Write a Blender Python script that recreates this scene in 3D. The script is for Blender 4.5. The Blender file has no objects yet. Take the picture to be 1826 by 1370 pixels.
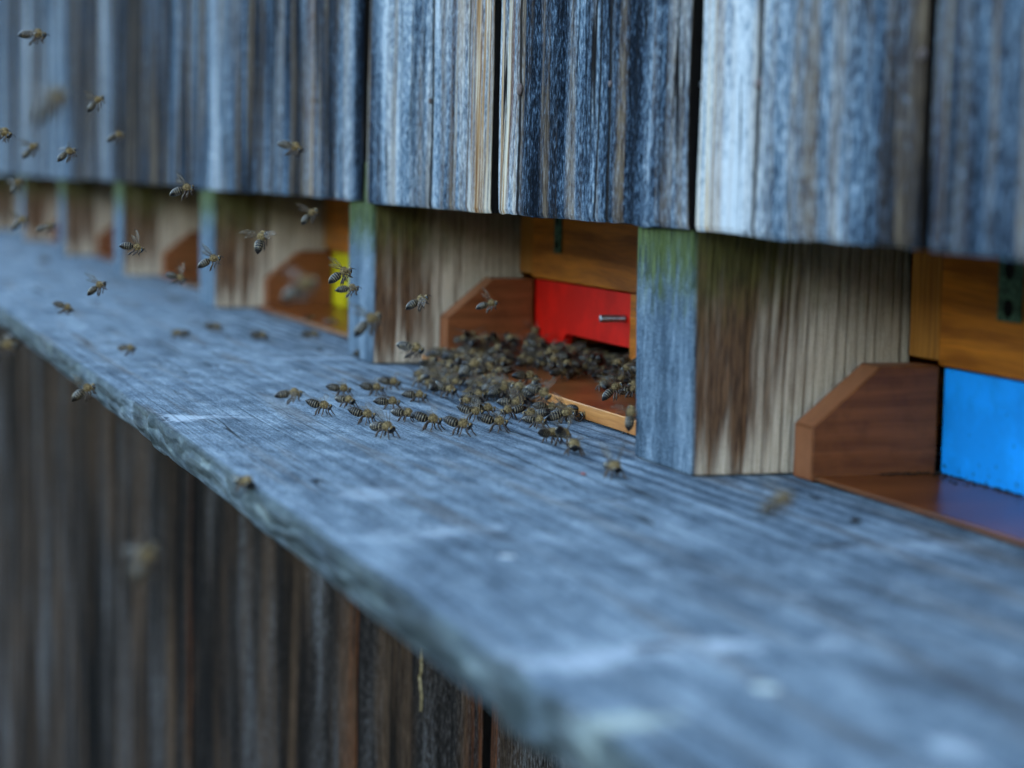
import bpy, bmesh, math, random
from mathutils import Vector, Matrix, noise
from mathutils.bvhtree import BVHTree
random.seed(7)
S = bpy.context.scene
COL = S.collection
R = math.radians

# ------------------------------------------------------------------ camera
# world: X runs along the bee house, +Y into it, Z up; landing board top is z = 0, metres
FPX = 3870.0
W_PX, H_PX = 1826.0, 1370.0
CAM = Vector((0.0, -0.386, 0.13))
def _n(v):
    l = math.sqrt(sum(a*a for a in v)); return [a/l for a in v]
_v = _n([(-380-913)/FPX, (685-280)/FPX, 1.0])            # direction -X seen from the camera (right, up, forward)
_a = 0.021; _c = -(_v[0]*_a+_v[1])/_v[2]
_z = _n([_a, 1.0, _c])
_x = [-q for q in _v]
_y = [-(_z[1]*_x[2]-_z[2]*_x[1]), -(_z[2]*_x[0]-_z[0]*_x[2]), -(_z[0]*_x[1]-_z[1]*_x[0])]
if _y[0] < 0: _y = [-q for q in _y]
RIGHT = Vector((_x[0], _y[0], _z[0])); UP = Vector((_x[1], _y[1], _z[1])); FWD = Vector((_x[2], _y[2], _z[2]))
cd = bpy.data.cameras.new('camera'); cam = bpy.data.objects.new('camera', cd); COL.objects.link(cam)
cam.matrix_world = Matrix(((RIGHT.x, UP.x, -FWD.x, CAM.x), (RIGHT.y, UP.y, -FWD.y, CAM.y), (RIGHT.z, UP.z, -FWD.z, CAM.z), (0, 0, 0, 1)))
cd.sensor_width = 36.0; cd.lens = FPX*36.0/W_PX
cd.clip_start = 0.02; cd.clip_end = 500
cd.dof.use_dof = True; cd.dof.focus_distance = 1.12; cd.dof.aperture_fstop = 6.6; cd.dof.aperture_blades = 9
S.camera = cam
def ray(x, y): return (FWD + RIGHT*((x-913)/FPX) + UP*((685-y)/FPX))
def on_z(x, y, z=0.0):
    d = ray(x, y); return CAM + d*((z-CAM.z)/d.z)
def at_depth(x, y, t): return CAM + ray(x, y)*t
YAW0 = math.degrees(math.atan2(RIGHT.y, RIGHT.x))

# ------------------------------------------------------------------ light
w = bpy.data.worlds.new('World'); S.world = w; w.use_nodes = True
nt = w.node_tree; nt.nodes.clear()
sky = nt.nodes.new('ShaderNodeTexSky'); sky.sky_type = 'NISHITA'; sky.sun_disc = False
SUN_EL = 13
sky.sun_elevation = R(SUN_EL); sky.sun_rotation = R(0); sky.air_density = 1.0; sky.dust_density = 0.4; sky.ozone_density = 0.6
bg = nt.nodes.new('ShaderNodeBackground'); bg.inputs['Strength'].default_value = 0.15
wo = nt.nodes.new('ShaderNodeOutputWorld')
nt.links.new(sky.outputs[0], bg.inputs[0]); nt.links.new(bg.outputs[0], wo.inputs[0])
sl = bpy.data.lights.new('sun', 'SUN'); sl.energy = 2.0; sl.angle = R(0.5); sl.color = (1, .95, .87)
so = bpy.data.objects.new('sun', sl); COL.objects.link(so); so.rotation_euler = (-R(90-SUN_EL), 0, 0); so.location = (0, 3, 3)
S.view_settings.view_transform = 'Standard'; S.view_settings.look = 'None'; S.view_settings.gamma = 1
S.view_settings.exposure = 3.3
S.cycles.max_bounces = 6; S.cycles.transparent_max_bounces = 12
try: S.cycles.use_denoising = True
except Exception: pass

# ------------------------------------------------------------------ helpers
def link(name, me, mats, parent=None):
    o = bpy.data.objects.new(name, me); COL.objects.link(o)
    if not isinstance(mats, (list, tuple)): mats = [mats]
    for m in mats: me.materials.append(m)
    if parent: o.parent = parent
    return o
def from_bm(name, bm, mats, parent=None, smooth=False):
    me = bpy.data.meshes.new(name)
    bmesh.ops.recalc_face_normals(bm, faces=bm.faces)
    bm.to_mesh(me); bm.free()
    if smooth:
        for p in me.polygons: p.use_smooth = True
    return link(name, me, mats, parent)
def tag(o, label=None, cat=None, group=None, kind=None):
    for k, v in (('label', label), ('category', cat), ('group', group), ('kind', kind)):
        if v: o[k] = v
    return o
def empty(name, loc=(0, 0, 0), parent=None):
    o = bpy.data.objects.new(name, None); COL.objects.link(o); o.location = loc; o.empty_display_size = .01
    if parent: o.parent = parent
    return o
def box(bm, x0, x1, y0, y1, z0, z1, bev=0.0, mat=0):
    vs = [bm.verts.new((x, y, z)) for x in (x0, x1) for y in (y0, y1) for z in (z0, z1)]
    fs = [bm.faces.new([vs[i] for i in q]) for q in ((0, 1, 3, 2), (4, 6, 7, 5), (0, 4, 5, 1), (2, 3, 7, 6), (0, 2, 6, 4), (1, 5, 7, 3))]
    for f in fs: f.material_index = mat
    if bev:
        es = list({e for f in fs for e in f.edges})
        bmesh.ops.bevel(bm, geom=es, offset=bev, segments=2, affect='EDGES', profile=.6)
    return bm

class NB:
    def __init__(s, name):
        s.m = bpy.data.materials.new(name); s.m.use_nodes = True; s.t = s.m.node_tree; s.t.nodes.clear()
        s.out = s.t.nodes.new('ShaderNodeOutputMaterial'); s.p = s.t.nodes.new('ShaderNodeBsdfPrincipled')
        s.t.links.new(s.p.outputs[0], s.out.inputs[0])
    def put(s, sock, v):
        if isinstance(v, bpy.types.NodeSocket): s.t.links.new(v, sock)
        elif v is not None:
            if isinstance(v, (tuple, list)) and len(v) == 3 and sock.type == 'RGBA': v = (*v, 1)
            sock.default_value = v
    def math(s, op, a, b=None, c=None, clamp=False):
        n = s.t.nodes.new('ShaderNodeMath'); n.operation = op; n.use_clamp = clamp
        for i, v in enumerate((a, b, c)):
            if v is not None: s.put(n.inputs[i], v)
        return n.outputs[0]
    def vmath(s, op, a, b=None):
        n = s.t.nodes.new('ShaderNodeVectorMath'); n.operation = op
        s.put(n.inputs[0], a)
        if b is not None: s.put(n.inputs[1], b)
        return n.outputs['Value'] if op in ('LENGTH', 'DISTANCE', 'DOT_PRODUCT') else n.outputs[0]
    def coord(s): return s.t.nodes.new('ShaderNodeTexCoord').outputs['Object']
    def sep(s, v):
        n = s.t.nodes.new('ShaderNodeSeparateXYZ'); s.put(n.inputs[0], v); return n.outputs[0], n.outputs[1], n.outputs[2]
    def comb(s, x, y, z):
        n = s.t.nodes.new('ShaderNodeCombineXYZ')
        for i, v in enumerate((x, y, z)): s.put(n.inputs[i], v)
        return n.outputs[0]
    def noise(s, vec, scale=1.0, detail=3.0, rough=.55, dist=0.0):
        n = s.t.nodes.new('ShaderNodeTexNoise'); s.put(n.inputs['Vector'], vec)
        n.inputs['Scale'].default_value = scale; n.inputs['Detail'].default_value = detail
        n.inputs['Roughness'].default_value = rough; n.inputs['Distortion'].default_value = dist
        return n.outputs[0]
    def step(s, v, a, b, lo=0.0, hi=1.0):
        n = s.t.nodes.new('ShaderNodeMapRange'); n.interpolation_type = 'SMOOTHSTEP'
        s.put(n.inputs[0], v); s.put(n.inputs[1], a); s.put(n.inputs[2], b); s.put(n.inputs[3], lo); s.put(n.inputs[4], hi)
        return n.outputs[0]
    def ramp(s, v, stops):
        n = s.t.nodes.new('ShaderNodeValToRGB'); s.put(n.inputs[0], v); e = n.color_ramp.elements
        e[0].position = stops[0][0]; e[0].color = (*stops[0][1], 1); e[1].position = stops[-1][0]; e[1].color = (*stops[-1][1], 1)
        for p, c in stops[1:-1]:
            q = e.new(p); q.color = (*c, 1)
        return n.outputs[0]
    def mix(s, f, a, b, mode='MIX'):
        n = s.t.nodes.new('ShaderNodeMix'); n.data_type = 'RGBA'; n.blend_type = mode; n.clamp_factor = True
        s.put(n.inputs[0], f); s.put(n.inputs[6], a); s.put(n.inputs[7], b); return n.outputs[2]
    def attr(s, name, out='Fac'):
        n = s.t.nodes.new('ShaderNodeAttribute'); n.attribute_name = name; return n.outputs[out]
    def bump(s, h, dist=.001, strength=1.0):
        n = s.t.nodes.new('ShaderNodeBump'); n.inputs['Strength'].default_value = strength; n.inputs['Distance'].default_value = dist
        s.put(n.inputs['Height'], h); s.t.links.new(n.outputs[0], s.p.inputs['Normal'])
    def fin(s, col, rough=.8, spec=.3, metal=0.0):
        s.put(s.p.inputs['Base Color'], col); s.put(s.p.inputs['Roughness'], rough)
        s.put(s.p.inputs['Specular IOR Level'], spec); s.put(s.p.inputs['Metallic'], metal); return s.m

def simple(name, col, rough=.6, spec=.4, metal=0.0, var=.25, sc=300):
    b = NB(name); c = b.coord(); n = b.noise(c, sc, 3)
    dark = tuple(q*(1-var) for q in col); light = tuple(min(1, q*(1+var)) for q in col)
    return b.fin(b.mix(b.step(n, .35, .65), dark, light), rough, spec, metal)

DK = (.035, .038, .045); MD = (.14, .15, .16); LT = (.40, .41, .41); PALE = (.62, .60, .56)
WARM = (.36, .22, .11); ORNG = (.30, .12, .03); BRN = (.10, .06, .035)

def stains(b, P, col, spots):
    """spots: centre (2 values), radii, angle, colour, strength; measured on the board in metres"""
    u, v = P
    wob = b.noise(b.comb(u, v, 0.0), 55, 3)
    wob2 = b.noise(b.comb(u, v, 3.0), 330, 2)
    for (cx, cy, ru, rv, ang, c, st, soft) in spots:
        ca, sa = math.cos(ang), math.sin(ang)
        du = b.math('SUBTRACT', u, cx); dv = b.math('SUBTRACT', v, cy)
        a = b.math('DIVIDE', b.math('ADD', b.math('MULTIPLY', du, ca), b.math('MULTIPLY', dv, sa)), ru)
        e = b.math('DIVIDE', b.math('SUBTRACT', b.math('MULTIPLY', dv, ca), b.math('MULTIPLY', du, sa)), rv)
        d = b.math('SQRT', b.math('ADD', b.math('MULTIPLY', a, a), b.math('MULTIPLY', e, e)))
        d = b.math('ADD', d, b.math('MULTIPLY', b.math('SUBTRACT', wob, .5), soft*3.4))
        d = b.math('ADD', d, b.math('MULTIPLY', b.math('SUBTRACT', wob2, .5), soft*2.2))
        col = b.mix(b.step(d, 1.0, 1.0-soft, 0.0, st), col, c)
    return col

# ---- upper cladding boards: weathered, streaky, seen at a grazing angle
CRACKS = [(-.792, .0030), (-1.2545, .0026), (-1.090, .0022), (-.957, .0035), (-.972, .0016), (-1.30, .0010), (-1.182, .0012), (-1.70, .003), (-2.20, .004), (-.50, .003)]
CRACKS_LOW = [(-1.25, .0010), (-1.19, .001), (-1.60, .002), (-1.50, .0015), (-1.95, .003)]
def cladding_mat(name, dark=False):
    b = NB(name); x, y, z = b.sep(b.coord())
    sd = b.attr('board', 'Fac'); sep = b.t.nodes.new('ShaderNodeSeparateColor'); b.put(sep.inputs[0], b.attr('tone', 'Color'))
    ub, warm, pale = sep.outputs[0], sep.outputs[1], sep.outputs[2]
    so_ = b.math('MULTIPLY', sd, 37.0)
    def v(su, sv, off=0.0): return b.comb(b.math('MULTIPLY', x, su), b.math('ADD', b.math('MULTIPLY', y, su), off), b.math('ADD', b.math('MULTIPLY', z, sv), so_))
    wav = b.noise(v(6, 5, 2.0), 1, 2)
    xw = b.math('ADD', x, b.math('MULTIPLY', wav, .022))
    def vw(su, sv, off=0.0): return b.comb(b.math('MULTIPLY', xw, su), b.math('ADD', b.math('MULTIPLY', y, su), off), b.math('ADD', b.math('MULTIPLY', z, sv), so_))
    big = b.noise(vw(9 if dark else 24, 2.6), 1, 3)
    mid = b.noise(vw(34 if dark else 62, 6, 5), 1, 4, .6)
    fib = b.noise(vw(480, 75, 9), 1, 4, .7)
    spk = b.noise(v(560, 230, 1), 1, 3, .75)
    tone = b.noise(vw(9, .8, 50), 1, 2)
    sm = b.math('ADD', b.math('ADD', b.math('MULTIPLY', big, .85), b.math('MULTIPLY', mid, .48)), b.math('ADD', b.math('MULTIPLY', fib, .40), b.math('MULTIPLY', spk, 1.0)))
    sm = b.math('SUBTRACT', b.math('ADD', sm, b.math('MULTIPLY', tone, .8)), 1.265)
    if not dark:
        sm = b.math('ADD', sm, b.math('MULTIPLY', pale, .34))
        col = b.ramp(sm, [(.40, (.004, .006, .010)), (.51, (.017, .028, .045)), (.61, (.062, .094, .135)), (.74, (.185, .25, .31)), (.94, (.66, .67, .67))])
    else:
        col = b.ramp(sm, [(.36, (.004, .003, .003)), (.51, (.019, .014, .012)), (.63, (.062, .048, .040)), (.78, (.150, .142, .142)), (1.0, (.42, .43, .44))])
    # bare reddish-brown fibres between the grey
    wm = b.step(b.noise(vw(24 if dark else 70, 3, 21), 1, 4), .46, .66)
    wm = b.math('MULTIPLY', wm, .55 if not dark else .75)
    col = b.mix(wm, col, b.ramp(fib, [(.35, (.09, .05, .03) if not dark else (.032, .016, .008)), (.65, (.42, .29, .17) if not dark else (.17, .095, .052))]))
    # raw wood left along some board edges
    edge = b.math('MULTIPLY', warm, b.step(b.math('ADD', b.math('MULTIPLY', b.noise(vw(150, 5, 30), 1, 3), .8), 0), .30, .50))
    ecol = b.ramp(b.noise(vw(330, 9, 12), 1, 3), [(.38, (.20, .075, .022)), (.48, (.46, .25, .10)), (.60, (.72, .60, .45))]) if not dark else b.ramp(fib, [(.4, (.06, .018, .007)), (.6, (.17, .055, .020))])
    col = b.mix(edge, col, ecol)
    # cracks
    cr = b.math('ABSOLUTE', b.math('SUBTRACT', b.noise(vw(55, 2.0, 40), 1, 2), .5))
    ck = b.step(cr, .010, .003)
    ck = b.math('MULTIPLY', ck, b.step(b.noise(v(14, 6, 70), 1, 1), .50, .58))
    col = b.mix(ck, col, (.012, .010, .010))
    xc = b.math('ADD', x, b.math('MULTIPLY', b.math('SUBTRACT', b.noise(b.comb(0.0, 3.0, b.math('MULTIPLY', z, 14)), 1, 3), .5), .012))
    for cx_, wd_ in CRACKS_LOW if dark else CRACKS:
        line = b.step(b.math('ABSOLUTE', b.math('SUBTRACT', xc, cx_)), wd_, wd_*.35)
        ck = b.math('MAXIMUM', ck, line); col = b.mix(b.math('MULTIPLY', line, .93), col, (.014, .011, .010))
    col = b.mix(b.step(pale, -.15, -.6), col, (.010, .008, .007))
    h = b.math('ADD', b.math('MULTIPLY', fib, .6), b.math('MULTIPLY', mid, .8))
    h = b.math('SUBTRACT', b.math('ADD', h, b.math('MULTIPLY', spk, .35)), b.math('MULTIPLY', ck, 1.2))
    b.bump(h, .0030, 1.0)
    return b.fin(col, .95, .04)

# ---- landing board: silvered, fine raised grain along X
def landing_mat():
    b = NB('weathered_landing_board'); x, y, z = b.sep(b.coord())
    wv = b.noise(b.comb(b.math('MULTIPLY', x, 2.2), b.math('MULTIPLY', y, 5), 0.0), 1, 1)
    # grain lines swirl slightly: across-grain coordinate
    yw = b.math('ADD', b.math('ADD', y, b.math('MULTIPLY', z, .6)), b.math('MULTIPLY', wv, .014))
    def v(sa, sx, o=0.0): return b.comb(b.math('MULTIPLY', x, sx), b.math('MULTIPLY', yw, sa), o)
    lin = b.noise(v(760, 6), 1, 3, .7)
    fin = b.noise(v(1300, 90, 4), 1, 3, .7)
    big = b.noise(v(22, 4.5, 8), 1, 4, .6)
    ptc = b.noise(b.comb(b.math('MULTIPLY', x, 30), b.math('MULTIPLY', yw, 60), 3.3), 1, 5, .72)
    spk = b.noise(b.coord(), 900, 3, .7)
    rings = b.math('PINGPONG', b.math('MULTIPLY', b.math('ADD', yw, b.math('MULTIPLY', big, .011)), 190), 1.0)
    rings = b.math('POWER', rings, 2.0)
    sm = b.math('ADD', b.math('ADD', b.math('MULTIPLY', lin, .34), b.math('MULTIPLY', fin, .30)),
                b.math('ADD', b.math('ADD', b.math('MULTIPLY', big, .20), b.math('MULTIPLY', ptc, .50)), b.math('MULTIPLY', spk, .60)))
    sm = b.math('SUBTRACT', sm, .375)
    sm = b.math('SUBTRACT', sm, b.math('MULTIPLY', rings, b.math('MULTIPLY', b.step(y, -.09, -.02, .06, .30), b.noise(v(40, 3, 31), 1, 2))))
    col = b.ramp(sm, [(.37, (.026, .037, .052)), (.47, (.080, .108, .140)), (.57, (.165, .210, .252)), (.66, (.305, .365, .412)), (.82, (.62, .67, .71))])
    ck = b.step(b.math('ABSOLUTE', b.math('SUBTRACT', b.noise(v(42, 1.3, 40), 1, 2), .5)), .007, .002)
    ck = b.math('MULTIPLY', ck, b.step(b.noise(v(20, 5, 70), 1, 1), .47, .55))
    col = b.mix(b.math('MULTIPLY', ck, .85), col, (.018, .020, .024))
    brn = b.math('MULTIPLY', b.step(b.noise(v(60, 4, 15), 1, 3), .54, .66), .42)
    col = b.mix(brn, col, (.17, .13, .10))
    def sp(px, py, ru, rv, ang, c, st=.7, soft=.5):
        p = on_z(px, py); return (p.x, p.y, ru, rv, ang, c, st, soft)
    PL = (.62, .66, .70); DB = (.05, .048, .055)
    spots = [sp(390, 744, .014, .030, .12, PL, .45, .95), sp(320, 746, .022, .014, 0, PL, .7, .8), sp(775, 950, .012, .030, .25, PL, .55, .9),
             sp(1040, 1178, .016, .040, .15, PL, .75, .8), sp(1180, 1150, .008, .02, .3, PL, .6, .8), sp(1300, 1150, .011, .012, .3, PL, .9), sp(905, 993, .0035, .003, 0, (.8, .8, .78), 1, .25),
             sp(1365, 1226, .005, .0045, 0, (.75, .76, .68), 1, .3), sp(1050, 895, .002, .030, .2, DB, .8, .4), sp(1170, 1155, .005, .009, .3, DB, .8),
             sp(1490, 972, .005, .012, .2, DB, .8), sp(1600, 962, .005, .035, .15, (.09, .08, .075), .6, .9), sp(1640, 975, .016, .030, .1, PL, .28, .9),
             sp(580, 632, .004, .030, .1, DB, .75), sp(560, 640, .010, .05, .05, PL, .4), sp(1525, 931, .004, .003, 0, (.02, .015, .012), 1, .4),
             sp(1700, 1210, .05, .03, .2, DB, .35, .8), sp(1350, 1050, .07, .03, .1, DB, .35, .8), sp(760, 1120, .012, .006, 0, PL, .6),
             sp(980, 1270, .006, .010, .2, PL, .8), sp(1105, 1290, .010, .022, .3, (.60, .62, .52), .85), sp(1700, 1335, .009, .008, 0, PL, .7), sp(1480, 1145, .007, .006, 0, PL, .5),
             sp(1420, 1060, .004, .004, 0, PL, .5), sp(660, 880, .020, .02, .2, PL, .35), sp(740, 865, .03, .03, 0, (.10, .11, .13), .35, .8), sp(230, 610, .05, .05, 0, (.09, .10, .12), .4, .9)]
    col = stains(b, (x, y), col, spots)
    # lichen and algae on the sawn front edge
    fe = b.step(y, -.2035, -.2075)
    wavy = b.math('SINE', b.math('ADD', b.math('MULTIPLY', z, 620), b.math('MULTIPLY', b.noise(b.comb(b.math('MULTIPLY', x, 9), 0.0, b.math('MULTIPLY', z, 25)), 1, 3), 30)))
    l2 = b.noise(b.comb(b.math('MULTIPLY', x, 34), b.math('MULTIPLY', y, 90), b.math('MULTIPLY', z, 110)), 1, 3, .6)
    lich = b.ramp(l2, [(.34, (.024, .030, .031)), (.47, (.052, .066, .065)), (.62, (.095, .115, .108)), (.74, (.27, .30, .27))])
    lich = b.mix(b.step(wavy, .35, .98, 0, .75), lich, (.030, .036, .030))
    col = b.mix(b.math('MULTIPLY', fe, .85), col, lich)
    h = b.math('ADD', b.math('MULTIPLY', lin, .8), b.math('ADD', b.math('MULTIPLY', fin, .35), b.math('MULTIPLY', rings, -.35)))
    h = b.math('ADD', h, b.math('ADD', b.math('MULTIPLY', spk, .2), b.math('MULTIPLY', b.math('MULTIPLY', fe, wavy), .5)))
    h = b.math('SUBTRACT', h, ck)
    b.bump(h, .0018, 1.0)
    return b.fin(col, .85, .10)

# ---- divider posts
def post_mat():
    b = NB('sawn_post_wood'); x, y, z = b.sep(b.coord())
    sd = b.attr('board'); so_ = b.math('MULTIPLY', sd, 23.0)
    wob = b.noise(b.comb(b.math('MULTIPLY', x, 20), b.math('MULTIPLY', y, 20), b.math('ADD', b.math('MULTIPLY', z, 5), so_)), 1, 2)
    u = b.math('ADD', b.math('ADD', x, y), b.math('MULTIPLY', wob, .006))
    def v(su, sv, o=0.0): return b.comb(b.math('MULTIPLY', u, su), o, b.math('ADD', b.math('MULTIPLY', z, sv), so_))
    side = b.step(y, -.0155, -.0135)                                      # 1 on the sheltered side cheeks
    lines = b.math('PINGPONG', b.math('MULTIPLY', b.math('ADD', u, b.math('MULTIPLY', b.noise(v(60, 2), 1, 1), .006)), 430), 1.0)
    lines = b.math('MULTIPLY', b.step(lines, .45, 1.0), b.step(b.noise(v(120, 2, 17), 1, 3), .36, .60))
    fib = b.noise(v(900, 60), 1, 3, .6); spk = b.noise(b.coord(), 1300, 3, .7); big = b.noise(v(40, 8, 7), 1, 3)
    # grey front
    fsm = b.math('ADD', b.math('ADD', b.math('MULTIPLY', fib, .50), b.math('MULTIPLY', spk, .55)), b.math('SUBTRACT', b.math('MULTIPLY', big, .45), .215))
    front = b.ramp(fsm, [(.38, (.018, .030, .044)), (.50, (.070, .102, .136)), (.62, (.19, .245, .295)), (.76, (.56, .62, .66))])
    # sheltered side: tan-grey with brown latewood and dark water stains near the front
    sd_c = b.ramp(b.math('ADD', b.math('MULTIPLY', fib, .5), b.math('MULTIPLY', spk, .5)), [(.35, (.48, .345, .24)), (.65, (.80, .62, .455))])
    sd_c = b.mix(b.math('MULTIPLY', lines, .62), sd_c, (.115, .058, .032))
    wn = b.noise(b.comb(b.math('MULTIPLY', u, 150), 0.0, b.math('ADD', b.math('MULTIPLY', z, 9), so_)), 1, 4, .6)
    near = b.step(b.math('ADD', y, b.math('MULTIPLY', b.math('SUBTRACT', z, .04), -.12)), .062, .0)
    near = b.math('MULTIPLY', near, b.step(b.math('ADD', z, b.math('MULTIPLY', wn, .03)), .008, .050, .45, 1.0))
    st = b.step(b.math('ADD', b.math('MULTIPLY', near, .42), wn), .60, .92)
    sd_c = b.mix(b.math('MULTIPLY', st, .95), sd_c, b.ramp(fib, [(.4, (.045, .017, .008)), (.62, (.165, .070, .028))]))
    mould_shade = b.step(b.math('ADD', z, b.math('MULTIPLY', b.noise(b.comb(b.math('MULTIPLY', u, 45), 0.0, b.math('MULTIPLY', z, 20)), 1, 3), .06)), .070, .135)
    sd_c = b.mix(b.math('MULTIPLY', mould_shade, .62), sd_c, (.060, .050, .018))  # shade under the wall painted into the upper side, together with mould
    col = b.mix(side, front, sd_c)
    # algae towards the damp top
    al = b.step(b.math('ADD', z, b.math('ADD', b.math('MULTIPLY', b.noise(v(220, 12, 3), 1, 3), .05), b.math('MULTIPLY', b.noise(b.coord(), 130, 4, .7), .05))), .112, .150)
    al = b.math('MULTIPLY', al, b.math('SUBTRACT', 1.0, b.math('MULTIPLY', side, .60)))
    col = b.mix(b.math('MULTIPLY', al, .88), col, b.ramp(fib, [(.4, (.030, .038, .006)), (.62, (.115, .14, .022))]))
    h = b.math('ADD', b.math('ADD', fib, b.math('MULTIPLY', spk, .4)), b.math('MULTIPLY', lines, -.6))
    b.bump(h, .0009, .9)
    return b.fin(col, .92, .05)

# ---- oiled hive timber
def hive_mat(name, dark, light, along='x', rough=.45, grime=0.0, rings=150):
    b = NB(name); x, y, z = b.sep(b.coord())
    a, c = (x, z) if along == 'x' else ((y, z) if along == 'y' else (z, b.math('ADD', x, y)))
    wob = b.noise(b.comb(b.math('MULTIPLY', a, 7), b.math('MULTIPLY', c, 22), 0.0), 1, 2)
    cw = b.math('ADD', c, b.math('MULTIPLY', wob, .016))
    def v(sc, sa, o=0.0): return b.comb(b.math('MULTIPLY', a, sa), b.math('MULTIPLY', cw, sc), o)
    r = b.math('PINGPONG', b.math('MULTIPLY', cw, rings), 1.0)
    f = b.noise(v(600, 28), 1, 4, .6); g = b.noise(v(50, 12, 4), 1, 3)
    sm = b.math('ADD', b.math('ADD', b.math('MULTIPLY', f, .5), b.math('MULTIPLY', g, .4)), b.math('MULTIPLY', b.math('SUBTRACT', r, .5), -.14))
    col = b.ramp(sm, [(.33, dark), (.58, light)])
    if grime:
        gr = b.step(b.noise(b.coord(), 40, 4, .65), .50, .66)
        col = b.mix(b.math('MULTIPLY', gr, grime), col, tuple(q*.35 for q in dark))
    b.bump(b.math('ADD', f, b.math('MULTIPLY', r, -.3)), .0004, .6)
    return b.fin(col, rough, .22)

def paint_mat(name, col, dirt=.5):
    b = NB(name); c = b.coord(); x, y, z = b.sep(c)
    n = b.noise(c, 35, 4, .6); k = tuple(q*.80 for q in col)
    cc = b.mix(b.step(n, .42, .62), k, col)
    dots = b.step(b.noise(c, 420, 2, .5), .725, .765)
    foot = b.step(z, .030, .003)
    cc = b.mix(b.math('MULTIPLY', dots, .9), cc, tuple(q*.10+.004 for q in col))
    sp = b.step(b.math('ADD', b.noise(c, 260, 4, .7), b.math('MULTIPLY', foot, .17)), .74, .82)
    cc = b.mix(b.math('MULTIPLY', sp, dirt), cc, (.012, .011, .010))
    b.bump(b.noise(c, 650, 3), .00025, .5)
    return b.fin(cc, .50, .2)

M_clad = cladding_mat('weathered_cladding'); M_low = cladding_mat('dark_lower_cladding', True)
M_land = landing_mat(); M_post = post_mat()
M_body = hive_mat('oiled_hive_pine', (.30, .078, .006), (.64, .185, .013), 'x', .45)
M_stile = hive_mat('oiled_end_grain', (.26, .080, .010), (.50, .185, .026), 'z', .5, 0, 500)
M_block_side = hive_mat('brown_glazed_wood', (.16, .046, .014), (.26, .078, .024), 'y', .4, .3, 210)
M_block_edge = hive_mat('brown_glazed_end_grain', (.27, .085, .030), (.34, .115, .044), 'z', .42, .2, 60)
M_floor = hive_mat('oiled_floor_board', (.14, .034, .008), (.30, .078, .017), 'x', .28, .35, 120)
M_edge_dull = hive_mat('worn_floor_edge', (.11, .032, .010), (.21, .070, .020), 'x', .5, .4, 120)
M_floor_edge = hive_mat('oiled_floor_edge', (.34, .105, .022), (.56, .215, .050), 'x', .45, .15, 120)
M_red = paint_mat('red_paint', (.78, .010, .003), .25)
M_blue = paint_mat('blue_paint', (.01, .38, 1.0), .95)
M_yel = paint_mat('yellow_paint', (.80, .62, .01), .3)
M_grn = paint_mat('green_paint', (.05, .30, .06), .3)
M_zinc = simple('zinc_steel', (.55, .56, .58), .35, .5, .9)
M_nail = simple('rusty_nail_head', (.14, .10, .09), .8, .2, .1)
M_latch = simple('green_enamelled_metal', (.060, .120, .065), .6, .3, .1, .5, 400)
M_dirt = simple('dark_crumbs', (.022, .016, .011), .9, .1, 0, .5, 900)
M_straw = simple('pale_splinter', (.38, .28, .14), .7)
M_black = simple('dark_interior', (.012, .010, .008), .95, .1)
M_roof = simple('roof_shingle', (.07, .055, .045), .9, .2, 0, .4, 20)

# ------------------------------------------------------------------ ground
def ground_mat():
    b = NB('meadow'); c = b.coord(); n = b.noise(c, 1.5, 5, .6); n2 = b.noise(c, 40, 3)
    col = b.ramp(b.math('ADD', b.math('MULTIPLY', n, .6), b.math('MULTIPLY', n2, .4)), [(.4, (.012, .014, .007)), (.6, (.038, .040, .020))])
    b.bump(n2, .03); return b.fin(col, .9, .2)
bm = bmesh.new()
N = 40
vs = [[bm.verts.new((-150+300*i/N, -150+300*j/N, 0)) for j in range(N+1)] for i in range(N+1)]
for i in range(N):
    for j in range(N): bm.faces.new((vs[i][j], vs[i+1][j], vs[i+1][j+1], vs[i][j+1]))
g = from_bm('ground', bm, ground_mat()); g.location = (0, 0, -1.70); tag(g, kind='structure')

# unseen slope behind the camera, added to block low sky light
bm = bmesh.new(); n1, n2 = 60, 24; vs = []
for i in range(n1+1):
    row = []
    for j in range(n2+1):
        x = -60+110*i/n1; t = j/n2; y = -4-26*t
        row.append(bm.verts.new((x, y, -1.72+9.8*(t**1.15)+(1.3*t)*noise.noise(Vector((x*.15, y*.2, 0)))+.5*t*noise.noise(Vector((x*.6, y*.6, 4))))))
    vs.append(row)
for i in range(n1):
    for j in range(n2): bm.faces.new((vs[i][j], vs[i+1][j], vs[i+1][j+1], vs[i][j+1]))
tag(from_bm('sky_block_slope', bm, g.data.materials[0], None, True), kind='structure')

# ------------------------------------------------------------------ bee house
house = tag(empty('bee_house', (-2.0, .3, -1.70)), 'long wooden bee house clad in weathered grey boards with a landing shelf', 'bee house')
HP = Vector((-2.0, .3, -1.70))
def hpart(name, bm, mats, smooth=False):
    bmesh.ops.translate(bm, verts=bm.verts, vec=(0, 0, 0))
    o = from_bm(name, bm, mats, None, smooth); o.parent = house; o.location = -HP      # mesh stays in world metres
    return o

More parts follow.
